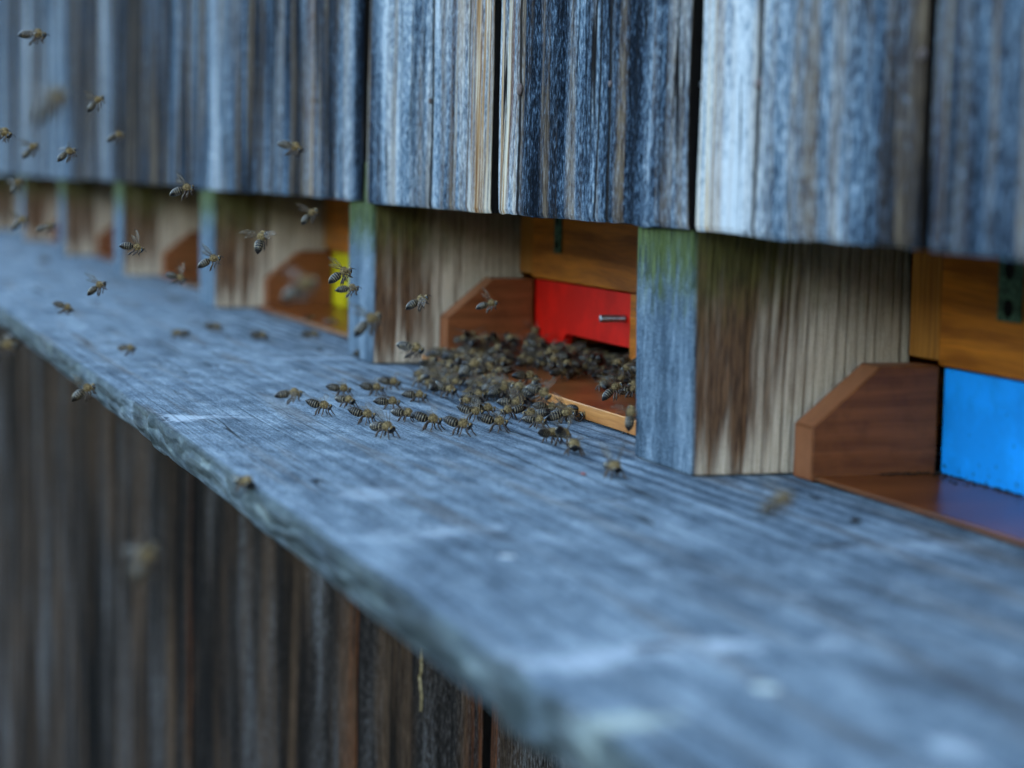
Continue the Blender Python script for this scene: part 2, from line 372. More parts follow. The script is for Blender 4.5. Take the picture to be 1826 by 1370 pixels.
def boards(specs, z_lo, z_hi, down, seed):
    """one mesh of vertical boards; spec = x0, x1, y offset, bottom z, warm left, warm right, pale fn"""
    verts, faces, fa, fc = [], [], [], []
    rnd = random.Random(seed)
    for k, (x0, x1, yo, zb, wl, wr, pale) in enumerate(specs):
        nx = max(6, int((x1-x0)/.0055)); yb = -.002+yo; yf = -.0205+yo
        sd = rnd.random()
        visible = z_hi-z_lo
        if down: rows = [z_hi, z_hi-.004, z_hi-.02, z_hi-.06, z_hi-.12, z_hi-.2, z_hi-.3, z_hi-.45, z_lo]
        else: rows = [zb-.0005, zb+.0018, zb+.006, zb+.02, zb+.04, zb+.06, zb+.08, zb+.11, zb+.15, zb+.22, zb+.35, z_hi]
        base = len(verts)
        for r, z in enumerate(rows):
            for i in range(nx+1):
                t = i/nx; x = x0+(x1-x0)*t
                e = min(t, 1-t)*(x1-x0)
                wx = .0040*noise.noise(Vector((x0*9, z*11, sd*9+(0 if t < .5 else 5)))) * (1 if e < .004 else 0)
                y = yf + .0018*noise.noise(Vector((x*60, z*3, sd*20))) + .0010*noise.noise(Vector((x*220, z*6, sd*30)))
                if e < .0020: y += .0008*(1-e/.0020)
                zz = z
                if not down and r <= 1:
                    zz += .0007*noise.noise(Vector((x*300, 0, sd*7))) + .0009*noise.noise(Vector((x*40, 3, sd)))
                    if r == 0: y += .0007
                verts.append((x+wx, y, zz))
                L = max(0.0, 1-t/wl[0])*wl[1] if wl[0] else 0
                Rr = max(0.0, 1-(1-t)/wr[0])*wr[1] if wr[0] else 0
                fc.append((t, min(1, (L+Rr)*1.6), pale(t) if pale else .3)); fa.append(sd)
        for r in range(len(rows)-1):
            for i in range(nx):
                a = base+r*(nx+1)+i; faces.append((a, a+1, a+nx+2, a+nx+1))
        # back sheet and rims
        bb = len(verts); last = len(rows)-1
        for r, z in enumerate(rows):
            for i in (0, nx):
                vx = verts[base+r*(nx+1)+i]; tt = 0 if i == 0 else 1
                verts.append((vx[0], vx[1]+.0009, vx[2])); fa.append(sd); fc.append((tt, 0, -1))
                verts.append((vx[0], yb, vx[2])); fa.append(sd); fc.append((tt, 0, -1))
        for r in range(last):
            a = base+r*(nx+1); m = bb+r*4
            faces.append((a+nx+1, m+4, m, a)); faces.append((m+4, m+5, m+1, m))
            faces.append((a+nx, m+2, m+6, a+2*nx+1)); faces.append((m+2, m+3, m+7, m+6)); faces.append((m+1, m+5, m+7, m+3))
        row0 = list(range(base, base+nx+1)); faces.append(tuple(row0[::-1]+[bb, bb+1, bb+3, bb+2]))
        rl = base+last*(nx+1); q4 = bb+last*4; faces.append(tuple(list(range(rl, rl+nx+1))+[q4+2, q4+3, q4+1, q4]))
    me = bpy.data.meshes.new('boards'); me.from_pydata(verts, [], faces); me.update()
    at = me.attributes.new('board', 'FLOAT', 'POINT'); at.data.foreach_set('value', fa)
    ct = me.attributes.new('tone', 'FLOAT_COLOR', 'POINT'); ct.data.foreach_set('color', [q for c in fc for q in (*c, 1)])
    bm = bmesh.new(); bm.from_mesh(me); bpy.data.meshes.remove(me)
    return bm
Z0 = (0, 0)
def P(*pts):
    def f(t):
        for (a, va), (b, vb) in zip(pts, pts[1:]):
            if a <= t <= b: return va+(vb-va)*(t-a)/(b-a)
        return pts[-1][1]
    return f
up = [
 (1.02, 1.30, 0, .108, Z0, Z0, None), (.74, 1.016, .001, .107, Z0, Z0, None), (.47, .737, 0, .108, Z0, Z0, None), (.19, .466, 0, .107, Z0, Z0, None), (-.09, .187, .001, .107, Z0, Z0, None),
 (-.37, -.093, 0, .107, Z0, Z0, P((0, .4), (1, .4))),
 (-.654, -.374, .0005, .1065, (.10, .3), (.75, .55), P((0, 0), (.15, .15), (.35, .3), (1, .3))),
 (-.853, -.661, 0, .1070, (.20, .9), Z0, P((0, 1.15), (.20, 1.1), (.28, .4), (.5, .5), (.8, .3), (1, .0))),
 (-1.127, -.863, .0005, .1078, (.17, 1.0), Z0, P((0, .9), (.12, 1.1), (.18, .15), (.45, .30), (.62, .75), (.70, .1), (.80, .2), (1, .5))),
 (-1.409, -1.137, 0, .1082, (.03, .5), (.36, .8), P((0, .4), (.25, .75), (.55, .45), (.62, .3), (.85, .8), (1, .75))),
 (-1.566, -1.426, 0, .1092, Z0, Z0, P((0, .3), (1, .35))),
 (-1.790, -1.570, .001, .1092, Z0, (.12, .6), P((0, .1), (.6, .2), (1, .35))),
 (-2.046, -1.793, .002, .1082, Z0, Z0, P((0, .35), (.2, .3), (1, .15))),
 (-2.370, -2.050, .001, .1095, Z0, Z0, P((0, .0), (.8, .05), (1, .5))),
 (-2.560, -2.374, .002, .1095, Z0, Z0, P((0, -.05), (1, .0))),
 (-2.865, -2.563, 0, .1100, Z0, Z0, P((0, .05), (1, .3))),
]
xx = -2.868
rr = random.Random(3)
while xx > -7.2:
    wd = rr.uniform(.17, .29); up.append((xx-wd, xx-.004, rr.choice((0, .002)), .1075, Z0, Z0, P((0, rr.uniform(-.1, .3)), (1, rr.uniform(-.1, .4))))); xx -= wd
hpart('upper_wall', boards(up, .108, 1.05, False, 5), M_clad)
low = [(1.02, 1.30, 0, 0, Z0, Z0, None), (.74, 1.016, .001, 0, Z0, Z0, None), (.47, .737, 0, 0, Z0, Z0, None), (.19, .466, 0, 0, Z0, Z0, None), (-.09, .187, .001, 0, Z0, Z0, None),
 (-.37, -.093, 0, 0, Z0, Z0, None), (-.65, -.373, 0, 0, Z0, Z0, None), (-.86, -.653, 0, 0, Z0, Z0, None), (-1.101, -.863, .0, 0, Z0, Z0, P((0, .7), (1, .5))),
 (-1.128, -1.103, .003, 0, (1, 1.2), Z0, None), (-1.411, -1.136, 0, 0, Z0, (.14, .7), None), (-1.80, -1.421, .001, 0, Z0, (.14, .6), P((0, .5), (1, .4))),
 (-2.055, -1.803, .002, 0, Z0, Z0, None), (-2.30, -2.06, 0, 0, Z0, (.05, .9), None), (-2.56, -2.303, 0, 0, Z0, Z0, P((0, .3), (.5, 1), (1, .3)))]
xx = -2.563
while xx > -7.2:
    wd = rr.uniform(.17, .29); low.append((xx-wd, xx-.004, 0, 0, Z0, Z0, P((0, rr.uniform(.1, .8)), (1, rr.uniform(.2, .7))))); xx -= wd
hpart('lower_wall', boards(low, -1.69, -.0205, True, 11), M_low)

# landing board: section swept along X with a rough lichen-covered front edge
def landing_board():
    bm = bmesh.new(); xs = []
    x = -7.1
    while x < 1.3:
        xs.append(x); x += .02 if x < -3 else (.004 if x < -.25 else .02)
    prev = None
    knots = [(-1.118, .010, .004), (-.53, .012, .005)]
    for x in xs:
        e = .0034*noise.noise(Vector((x*7, 1, 0))) + .0018*noise.noise(Vector((x*26, 2, 0))) + .0003*noise.noise(Vector((x*120, 3, 0)))
        t = .0016*noise.noise(Vector((x*12, 5, 0))) + .0006*noise.noise(Vector((x*50, 9, 0)))
        kn = sum(a*math.exp(-((x-k)/s)**2)-a*.9*math.exp(-((x-k-s*1.3)/(s*.6))**2) for k, s, a in knots)
        yf = -.2075+e-kn*.6
        prof = [(.60, 0)]
        for yy in (.10, .03, -.02, -.06, -.10, -.14, -.17, -.185, -.195):
            prof.append((yy, .0010*noise.noise(Vector((x*4, yy*14, 7)))+.0004*noise.noise(Vector((x*30, yy*120, 7)))))
        prof += [(yf+.0040, t*.3+kn*.3), (yf+.0014, -.0001+t*.4+kn*.3), (yf+.0003, -.0011+t*.5), (yf+.0004+.0008*noise.noise(Vector((x*50, 20, 0))), -.0050),
                 (yf+.0012*noise.noise(Vector((x*35, 30, 0))), -.0085+t), (yf+.0010+.0015*noise.noise(Vector((x*45, 40, 0))), -.0125), (yf+.0035, -.0165+t*.6), (yf+.0075+t, -.0198), (yf+.014, -.0200), (.60, -.0202)]
        row = [bm.verts.new((x, a, b)) for a, b in prof]
        if prev:
            for i in range(len(row)-1): bm.faces.new((prev[i], prev[i+1], row[i+1], row[i]))
            bm.faces.new((prev[-1], prev[0], row[0], row[-1]))
        else: bm.faces.new(row)
        prev = row
    bm.faces.new(prev[::-1])
    return bm
lb = hpart('landing_board', landing_board(), M_land, True)

# divider posts
def post(x0, x1, seed, lean=0.0):
    bm = bmesh.new(); box(bm, x0, x1, -.0165, .0895, .0006, .135, .0014)
    bmesh.ops.subdivide_edges(bm, edges=[e for e in bm.edges if abs(e.verts[0].co.z-e.verts[1].co.z) > .05], cuts=8)
    for v in bm.verts:
        v.co.y += .0005*noise.noise(v.co*60); v.co.x += .0004*noise.noise(v.co*70+Vector((5, 0, 0))) - lean*(v.co.z)
    o = hpart('post', bm, M_post)
    at = o.data.attributes.new('board', 'FLOAT', 'POINT'); at.data.foreach_set('value', [seed]*len(o.data.vertices))
    return o
POSTS = [(-.924, -.8585, .31), (-1.467, -1.402, .77), (-2.044, -1.972, .12), (-2.612, -2.546, .55), (-3.175, -3.11, .9), (-3.74, -3.675, .4), (-4.31, -4.245, .2), (-4.88, -4.815, .66), (-.352, -.288, .5), (.21, .275, .7), (.78, .84, .3)]
for x0, x1, sd in POSTS: post(x0, x1, sd, .045 if x0 == -.924 else .01)

# hidden shell of the house: back, ends, roof with a short eave
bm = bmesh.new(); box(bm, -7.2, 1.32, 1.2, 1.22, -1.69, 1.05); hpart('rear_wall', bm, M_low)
bm = bmesh.new(); box(bm, -7.24, -7.202, 0, 1.2, -1.69, 1.05); hpart('end_wall', bm, M_low)
bm = bmesh.new(); box(bm, 1.322, 1.36, 0, 1.2, -1.69, 1.05); hpart('end_wall', bm, M_low)
bm = bmesh.new(); box(bm, -7.4, 1.5, -.18, 1.4, 1.052, 1.09); hpart('roof', bm, M_roof)
bm = bmesh.new(); box(bm, -7.18, 1.30, .045, .075, .137, .20); hpart('rail', bm, M_low)

# nails
for (x, z, rn) in ((-1.0882, .1732, 1), (-.9546, .1719, .5), (-.7912, .1668, .7), (-1.2559, .1714, .5), (-.6600, .1725, .6)):
    bm = bmesh.new(); bmesh.ops.create_cone(bm, cap_ends=True, segments=16, radius1=.0034*rn, radius2=.0030*rn, depth=.0012)
    bmesh.ops.transform(bm, matrix=Matrix.Translation((x, -.0212, z)) @ Matrix.Rotation(R(90), 4, 'X'), verts=bm.verts); hpart('nail_head', bm, M_nail, True)
for (x, z) in ((-.8628, .1691), (-1.4205, .1754)):
    bm = bmesh.new(); bmesh.ops.create_cone(bm, cap_ends=True, segments=10, radius1=.0013, radius2=.0013, depth=.008)
    bmesh.ops.transform(bm, matrix=Matrix.Translation((x, -.014, z)) @ Matrix.Rotation(R(90), 4, 'Y'), verts=bm.verts); hpart('nail', bm, M_zinc, True)
# pale splinter hanging in the lower wall
bm = bmesh.new(); prev = None
for i in range(60):
    t = i/59; z = -.135-t*.064; x = -1.2478-.0035*t+.0040*noise.noise(Vector((t*6, .5, .2)))+.0016*noise.noise(Vector((t*23, .3, .1))); wd = .00020+.0022*max(0, noise.noise(Vector((t*11, 3.3, .5))))*(1-.6*t)
    row = [bm.verts.new((x-wd, -.0215, z)), bm.verts.new((x, -.0232, z)), bm.verts.new((x+wd, -.0215, z))]
    if prev:
        for j in range(2): bm.faces.new((prev[j], prev[j+1], row[j+1], row[j]))
        bm.faces.new((prev[2], prev[0], row[0], row[2]))
    prev = row
hpart('splinter', bm, M_straw)

# ------------------------------------------------------------------ beehives
def tri_block(bm, x0, x1, z0, up=0.0):
    """guide block: chamfered front, seen from its side; material 0 = side, 1 = end grain edges"""
    pr = [(.0285, z0), (.0285, z0+.0235+up), (.0600, z0+.0495+up), (.0885, z0+.0495+up), (.0885, z0)]
    A = [bm.verts.new((x0, y, z)) for y, z in pr]; B = [bm.verts.new((x1, y, z)) for y, z in pr]
    fs = [bm.faces.new(A), bm.faces.new(B[::-1])]
    for i in range(5):
        f = bm.faces.new((A[i], A[(i+1) % 5], B[(i+1) % 5], B[i])); f.material_index = 1 if i < 3 else 0
    bmesh.ops.bevel(bm, geom=list(bm.edges), offset=.0009, segments=2, affect='EDGES', profile=.6)
def perforated(bm, x0, x1, y, z0, z1):
    n = 4; cx = (x0+x1)/2; r = (x1-x0)*.22
    box(bm, x0, x1, y-.0014, y, z0, z1, .0004)
    for k in range(n):
        cz = z0+(z1-z0)*(k+.35)/n
        mt = Matrix.Translation((cx, y-.0015, cz)) @ Matrix.Rotation(R(90), 4, 'X')
        q = bmesh.ops.create_circle(bm, cap_ends=True, segments=14, radius=r, matrix=mt)
        for v in q['verts']:
            for f in v.link_faces: f.material_index = 1
def hive(xl, xr, pl, pr_, z0, floor_y, pm, label, plate_x, hole=None, bolt=None, top=.0495):
    root = tag(empty('beehive', ((xl+xr)/2, .3, z0)), label, 'beehive', 'beehives standing side by side inside the bee house')
    off = -Vector(root.location)
    def part(name, bm, mats, smooth=False, parent=None):
        o = from_bm(name, bm, mats, parent or root, smooth)
        if not parent: o.location = off
        return o
    zt = z0+top
    bm = bmesh.new()
    box(bm, xl+.026, xr, .0865, .50, zt+.001, .40, .0010)                 # front and body above the entrance
    box(bm, pr_+.001, xr, .0868, .50, z0+.002, zt+.0005, .0008)           # solid front right of the entrance
    part('hive_body', bm, M_body)
    bm = bmesh.new(); box(bm, xl, xl+.0258, .0862, .50, zt+.0030, .40, .0008); part('corner_stile', bm, M_stile)
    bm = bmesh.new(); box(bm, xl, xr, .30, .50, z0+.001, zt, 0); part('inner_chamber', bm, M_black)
    # entrance panel with its flight hole
    bm = bmesh.new(); y0, y1 = .0900, .0960
    zb = z0+.0012; out = [(pl, zb), (pl, zt-.0004), (pr_, zt-.0004), (pr_, zb)]
    if hole:
        hx0, hx1, hz = hole
        pts = [(hx1, zb), (hx1, hz)] + [(hx0+.011-.011*math.sin(a), hz-.011+.011*math.cos(a)) for a in [i*math.pi/12 for i in range(0, 7)]] + [(hx0, zb)]
        out += pts
    A = [bm.verts.new((x, y0, z)) for x, z in out]; B = [bm.verts.new((x, y1, z)) for x, z in out]
    bm.faces.new(A); bm.faces.new(B[::-1])
    for i in range(len(A)): bm.faces.new((A[i], A[(i+1) % len(A)], B[(i+1) % len(A)], B[i]))
    part('entrance_panel', bm, pm)
    bm = bmesh.new(); tri_block(bm, xl+.006, xl+.024, .0006, z0); part('guide_block', bm, [M_block_side, M_block_edge])
    bm = bmesh.new(); box(bm, xl+.0245, xr, floor_y, .30, .0012, max(.0032, z0+.0003) if z0 else .0032, .0008)
    if z0:
        for f in bm.faces:
            if f.normal.y < -.7: f.material_index = 1
    else:
        for f in bm.faces:
            if f.normal.y < -.3: f.material_index = 1
    bm.normal_update()
    o = part('floor_board', bm, [M_floor, M_floor_edge if z0 > .008 else M_edge_dull])
    for p in o.data.polygons:
        if p.normal.y < -.3: p.material_index = 1
    if plate_x:
        bm = bmesh.new(); perforated(bm, plate_x[0], plate_x[1], .0862, plate_x[2], plate_x[2]+.062); part('mounting_plate', bm, [M_latch, M_black])
    if bolt:
        bx, bz = bolt; bm = bmesh.new(); n = 14; prev = None; L = .0735; rows = 52
        for i in range(rows):
            y = L+(.0895-L)*i/(rows-1); r = .0021+(.00032 if i % 3 == 1 else -.00012)
            if i == 0: r = .0015
            ring = [bm.verts.new((bx+r*math.cos(a), y, bz+r*math.sin(a))) for a in [2*math.pi*k/n for k in range(n)]]
            if prev:
                for k in range(n): bm.faces.new((prev[k], prev[(k+1) % n], ring[(k+1) % n], ring[k]))
            else: bm.faces.new(ring)
            prev = ring
        bm.faces.new(prev[::-1]); part('threaded_bolt', bm, M_zinc, True)
    return root
hive(-.8565, -.36, -.8305, -.62, 0.0, .0295, M_blue, 'hive with the bright blue entrance panel, nearest to the camera', (-.7815, -.764, .0735), hole=(-.72, -.64, .016))
hive(-1.4005, -.93, -1.3765, -1.1965, .009, .0110, M_red, 'hive with the red entrance panel and steel bolt, crowded with bees', (-1.3275, -1.3155, .0785), hole=(-1.322, -1.1985, .0270), bolt=(-1.2104, .0440), top=.0505)
hive(-1.9705, -1.48, -1.9665, -1.70, .004, .0180, M_yel, 'hive with the yellow entrance panel half hidden behind a post', None, hole=(-1.90, -1.80, .018))
hive(-2.5445, -2.06, -2.5185, -2.25, .003, .0200, M_grn, 'hive behind the third post with only its rounded brown guide block showing', None, hole=(-2.45, -2.35, .018))
hive(-3.109, -2.63, -3.082, -2.80, .003, .0200, M_blue, 'blurred far hive with a sliver of brown block beyond the fourth post', None)
hive(-3.673, -3.19, -3.646, -3.40, .003, .0200, M_red, 'farthest hive seen, a faint brown blur at the left edge of the opening', None)

# crumbs along the foot of the blue panel
bm = bmesh.new(); rc = random.Random(5)
for k in range(520):
    x = rc.uniform(-.832, -.66); y = .0895-abs(rc.gauss(0, .0016)); 
    if rc.random() < .25: x = -.831+abs(rc.gauss(0, .002)); y = rc.uniform(.06, .0895)
    if rc.random() < .12: y -= rc.random()*.01
    s = rc.uniform(.0002, .0007)
    mt = Matrix.Translation((x, y, .0033+s*.5)) @ Matrix.Rotation(rc.random()*6, 4, Vector((rc.random(), rc.random(), 1)).normalized()) @ Matrix.Diagonal((s*rc.uniform(.6, 1.8), s*.8, s*.6, 1))
    bmesh.ops.create_icosphere(bm, subdivisions=1, radius=1, matrix=mt)
tag(from_bm('debris', bm, M_dirt), kind='stuff')
def chip(px, py, sx, sy, mat, label):
    p = on_z(px, py); bm = bmesh.new(); bmesh.ops.create_icosphere(bm, subdivisions=2, radius=1)
    for v in bm.verts:
        v.co *= 1+.35*noise.noise(v.co*1.7+Vector((px, 0, 0))); v.co = Vector((v.co.x*sx, v.co.y*sy, v.co.z*min(sx, sy)*.45))
    o = from_bm('chip', bm, mat); o.location = (p.x, p.y, .0008); tag(o, label, 'wood chip')
chip(1040, 848, .0022, .0011, simple('red_bark', (.30, .07, .05)), 'tiny reddish chip on the landing board left of the lone front bee')
chip(1526, 931, .0030, .0016, M_dirt, 'small dark chip on the landing board below the brown block')

# ------------------------------------------------------------------ honeybees (modelled in millimetres, scaled to metres)
MM = .001
def fuzz_mat(name, dark, light, sc=1500):
    b = NB(name); n = b.noise(b.coord(), sc, 3, .7); return b.fin(b.ramp(n, [(.38, dark), (.62, light)]), .95, .1)
M_chitin = simple('bee_dark_chitin', (.009, .006, .005), .36, .3, 0, .5, 900)
M_band = fuzz_mat('bee_pale_band', (.15, .105, .062), (.48, .37, .235))
M_thorax = fuzz_mat('bee_tan_thorax', (.075, .046, .020), (.36, .24, .11), 1100)
M_leg = simple('bee_leg', (.050, .026, .014), .45, .5, 0, .5, 900)
M_eye = simple('bee_eye', (.008, .007, .008), .18, .7)
M_hair = fuzz_mat('bee_hair', (.11, .070, .033), (.38, .275, .145), 900)
def wing_mat():
    b = NB('bee_wing'); c = b.coord()
    b.fin((.22, .17, .12), .3, .5)
    tr = b.t.nodes.new('ShaderNodeBsdfTransparent'); tr.inputs[0].default_value = (1, .98, .95, 1)
    mx = b.t.nodes.new('ShaderNodeMixShader'); b.put(mx.inputs[0], b.step(b.noise(c, 700, 2), .3, .7, .12, .32))
    b.t.links.new(tr.outputs[0], mx.inputs[1]); b.t.links.new(b.p.outputs[0], mx.inputs[2]); b.t.links.new(mx.outputs[0], b.out.inputs[0])
    return b.m
M_wing = wing_mat()
BM = [M_chitin, M_band, M_thorax, M_leg]

def loft(bm, rings, n=16):
    """rings: centre, axis direction, side radius, up radius, material of the strip that follows"""
    prev = None; pm = 0; first = None
    for c, d, ry, rz, m in rings:
        d = Vector(d).normalized(); sidev = Vector((0, 1, 0)); sidev = (sidev-d*sidev.dot(d)).normalized(); upv = sidev.cross(d)*-1
        ring = [bm.verts.new(Vector(c)+sidev*(ry*math.cos(a))+upv*(rz*math.sin(a))) for a in [2*math.pi*k/n for k in range(n)]]
        if prev:
            for k in range(n):
                f = bm.faces.new((prev[k], prev[(k+1) % n], ring[(k+1) % n], ring[k])); f.material_index = pm
        else:
            f = bm.faces.new(ring); f.material_index = m
        prev = ring; pm = m
    bm.faces.new(prev[::-1]).material_index = pm
def tube(bm, pts, rads, m, n=7):
    rings = []
    prev = None
    for i, p in enumerate(pts):
        p = Vector(p); a = Vector(pts[max(0, i-1)]); q = Vector(pts[min(len(pts)-1, i+1)]); d = (q-a).normalized()
        s1 = d.orthogonal().normalized(); s2 = d.cross(s1)
        if prev is not None and False: pass
        ring = [bm.verts.new(p+(s1*math.cos(t)+s2*math.sin(t))*rads[i]) for t in [2*math.pi*k/n for k in range(n)]]
        if prev:
            # match rings by nearest start to avoid twist
            best = min(range(n), key=lambda k: (ring[k].co-prev[0].co-(p-Vector(pts[i-1]))).length)
            ring = ring[best:]+ring[:best]
            for k in range(n): bm.faces.new((prev[k], prev[(k+1) % n], ring[(k+1) % n], ring[k])).material_index = m
        else: bm.faces.new(ring).material_index = m
        prev = ring
    bm.faces.new(prev[::-1]).material_index = m

def make_bee(abd, legs='stand', wings='folded', headdip=0.0, seed=0, H=3.5):
    """one bee facing +X; abd = abdomen angle in degrees (positive raises it)"""
    rnd = random.Random(seed)
    root = bpy.data.objects.new('honeybee', None); COL.objects.link(root); root.empty_display_size = .004
    T = Vector((0, 0, H))
    bm = bmesh.new()
    hd = R(-18-headdip); hdir = Vector((math.cos(hd), 0, math.sin(hd)))
    neck = Vector((1.75, 0, -.15)); hc = neck+hdir*.85+Vector((0, 0, -.30))
    rg = []
    # head front to back, then thorax
    for s, ry, rz, m in ((.95, .30, .35, 0), (.80, .95, 1.15, 0), (.45, 1.50, 1.50, 2), (0, 1.78, 1.62, 2), (-.45, 1.55, 1.30, 2), (-.80, .85, .80, 2)):
        rg.append((hc+hdir*s, -hdir, ry, rz, m))
    rg.append((neck+Vector((-.05, 0, 0)), (-1, 0, 0), .62, .62, 2))
    for x, r in ((1.45, 1.15), (1.0, 1.65), (.35, 1.98), (-.35, 1.98), (-1.05, 1.62), (-1.6, 1.05)):
        rg.append((Vector((x, 0, .05)), (-1, 0, 0), r, r*.98, 2))
    rg.append((Vector((-1.95, 0, -.25)), (-1, 0, -.05), .50, .50, 0))
    ang = R(abd); p = Vector((-2.15, 0, -.28)); a0 = ang*.5; L = 7.2
    rad = lambda t: 2.05*min(1, (max(0.0, t)/.22+.12))**.6*(1.0 if t < .45 else max(.06, 1-((t-.45)/.57)**2.1))**.95 if t < 1 else .12
    segs = [0, .10, .25, .40, .55, .68, .80, 1.0]
    last = 0
    for k in range(7):
        t0, t1 = segs[k], segs[k+1]
        for t, f, m in ((t0+.002, .955, 1 if 0 < k < 6 else 0), (t0+(t1-t0)*(.24 if k < 5 else .14), .995, 0), (t1-.004, 1.02, 0)):
            if k == 0 and t < .02: continue
            q = p; a = a0; 
            # integrate the curved spine
            n = 10; q = Vector(p)
            for i in range(n):
                u = t*(i+.5)/n; aa = ang*(.55+.45*min(1, u*2.2)) - R(16)*max(0, u-.4)
                q = q+Vector((-math.cos(aa), 0, math.sin(aa)))*(L*t/n)
            aa = ang*(.55+.45*min(1, t*2.2)) - R(16)*max(0, t-.4)
            r = rad(t)*f
            rg.append((q, (-math.cos(aa), 0, math.sin(aa)), r, r*.93, m))
    rg = [(Vector(c)+T, d, ry, rz, m) for c, d, ry, rz, m in rg]
    loft(bm, rg, 18)
    tip = rg[-1][0]
    # legs
    for sg in (1, -1):
        j = lambda a: rnd.uniform(-a, a)
        if legs == 'stand':
            P3 = [[(1.2, .8, -1.2), (2.2, 1.9, -1.2), (3.1+j(.3), 2.4, -.6*H-.2), (3.9+j(.4), 2.6+j(.3), -H+.12), (4.6, 2.7, -H+.1)],
                  [(.1, .9, -1.4), (.3, 2.3, -1.0), (.1+j(.5), 3.2, -.6*H-.2), (.4+j(.6), 3.8, -H+.12), (.8, 4.3, -H+.1)],
                  [(-1.1, .8, -1.3), (-2.0, 1.9, -1.1), (-3.0+j(.4), 2.2, -.52*H-.2), (-3.7+j(.4), 2.4, -H+.12), (-4.5, 2.7, -H+.1)]]
        else:
            P3 = [[(1.2, .7, -1.2), (2.0, 1.2, -2.1), (1.5+j(.3), 1.3, -3.1), (2.1+j(.3), 1.2, -3.9), (2.4, 1.2, -4.3)],
                  [(.1, .8, -1.4), (.5, 1.8, -2.3), (-.5+j(.4), 1.9, -3.4), (-.9+j(.4), 1.8, -4.5), (-1.2, 1.8, -5.0)],
                  [(-1.1, .7, -1.3), (-1.4, 1.5, -2.5), (-2.7+j(.4), 1.4, -3.8), (-3.6+j(.4), 1.3, -5.0), (-4.2, 1.3, -5.5)]]
        for i, pts in enumerate(P3):
            w_ = (.34, .34, .42)[i]; h3 = .52 if i == 2 else .34
            fine = [Vector((a, b*sg, c))+T for a, b, c in pts]
            mid = (fine[2]+fine[3])*.5
            tube(bm, [fine[0], (fine[0]+fine[1])*.5, fine[1], (fine[1]+fine[2])*.5, fine[2], mid, fine[3], fine[4]], [w_, w_*1.05, w_*.8, w_*.95, h3*.8, h3, .20, .13], 3, 7)
        # antennae grow from the face
        fpt = hc+hdir*.7+Vector((0, .35*sg, .35))
        tube(bm, [fpt+T-hdir*.3, fpt+T+Vector((.55, .5*sg, .75)), fpt+T+Vector((1.35, .85*sg, .2+j(.3))), fpt+T+Vector((2.0, 1.0*sg, -.5+j(.3)))], [.14, .12, .14, .11], 0, 6)
    bmesh.ops.recalc_face_normals(bm, faces=bm.faces)
    src = BVHTree.FromBMesh(bm); smat = [f.material_index for f in bm.faces]
    me0 = bpy.data.meshes.new('raw'); bm.to_mesh(me0); bm.free()
    tmp = bpy.data.objects.new('raw', me0); COL.objects.link(tmp)
    md = tmp.modifiers.new('r', 'REMESH'); md.mode = 'VOXEL'; md.voxel_size = .13; md.use_smooth_shade = True
    dg = bpy.context.evaluated_depsgraph_get(); dg.update()
    me = bpy.data.meshes.new_from_object(tmp.evaluated_get(dg)); me.name = 'body'
    bpy.data.objects.remove(tmp); bpy.data.meshes.remove(me0)
    me.materials.clear()
    for m in BM: me.materials.append(m)
    mi = []
    for pl in me.polygons:
        loc, nrm, idx, dist = src.find_nearest(pl.center); mi.append(smat[idx] if idx is not None else 0)
    me.polygons.foreach_set('material_index', mi); me.polygons.foreach_set('use_smooth', [True]*len(mi))
    me.transform(Matrix.Scale(MM, 4)); me.update()
    body = bpy.data.objects.new('body', me); COL.objects.link(body); body.parent = root
    # eyes
    for sg in (1, -1):
        bm = bmesh.new(); c = hc+T+Vector((.05, 1.25*sg, .15))
        mt = Matrix.Translation(c) @ Matrix.Rotation(R(20*sg), 4, 'X') @ Matrix.Diagonal((.62, .55, 1.15, 1))
        bmesh.ops.create_icosphere(bm, subdivisions=2, radius=1, matrix=mt); bm.transform(Matrix.Scale(MM, 4))
        from_bm('eye', bm, M_eye, root, True)
    # coat of hair on thorax, face and abdomen base
    bm = bmesh.new()
    for k in range(620):
        u = rnd.uniform(-1, 1); a = rnd.uniform(0, 2*math.pi); s = math.sqrt(1-u*u); d = Vector((u, s*math.cos(a), s*math.sin(a)))
        if k < 430:
            if d.z < -.75: continue
            pnt = T+Vector((d.x*1.85, d.y*1.95, .05+d.z*1.93)); ln = rnd.uniform(.35, .85)
        elif k < 520: pnt = T+hc+Vector((d.x*.8, d.y*1.5, d.z*1.45)); ln = rnd.uniform(.25, .5)
        else:
            pnt = T+Vector((-2.9+d.x*.7, d.y*1.65, -.2+math.sin(ang*.6)*.8+d.z*1.6)); ln = rnd.uniform(.3, .6)
        t = d.orthogonal().normalized(); t = (Matrix.Rotation(rnd.random()*6.3, 3, d) @ t)*.055
        dd = (d+Vector((rnd.uniform(-.4, .1), rnd.uniform(-.3, .3), rnd.uniform(-.3, .3)))).normalized()*ln
        v = [bm.verts.new(pnt+t), bm.verts.new(pnt-t), bm.verts.new(pnt+dd)]; bm.faces.new(v)
    bm.transform(Matrix.Scale(MM, 4)); from_bm('hair', bm, M_hair, root)
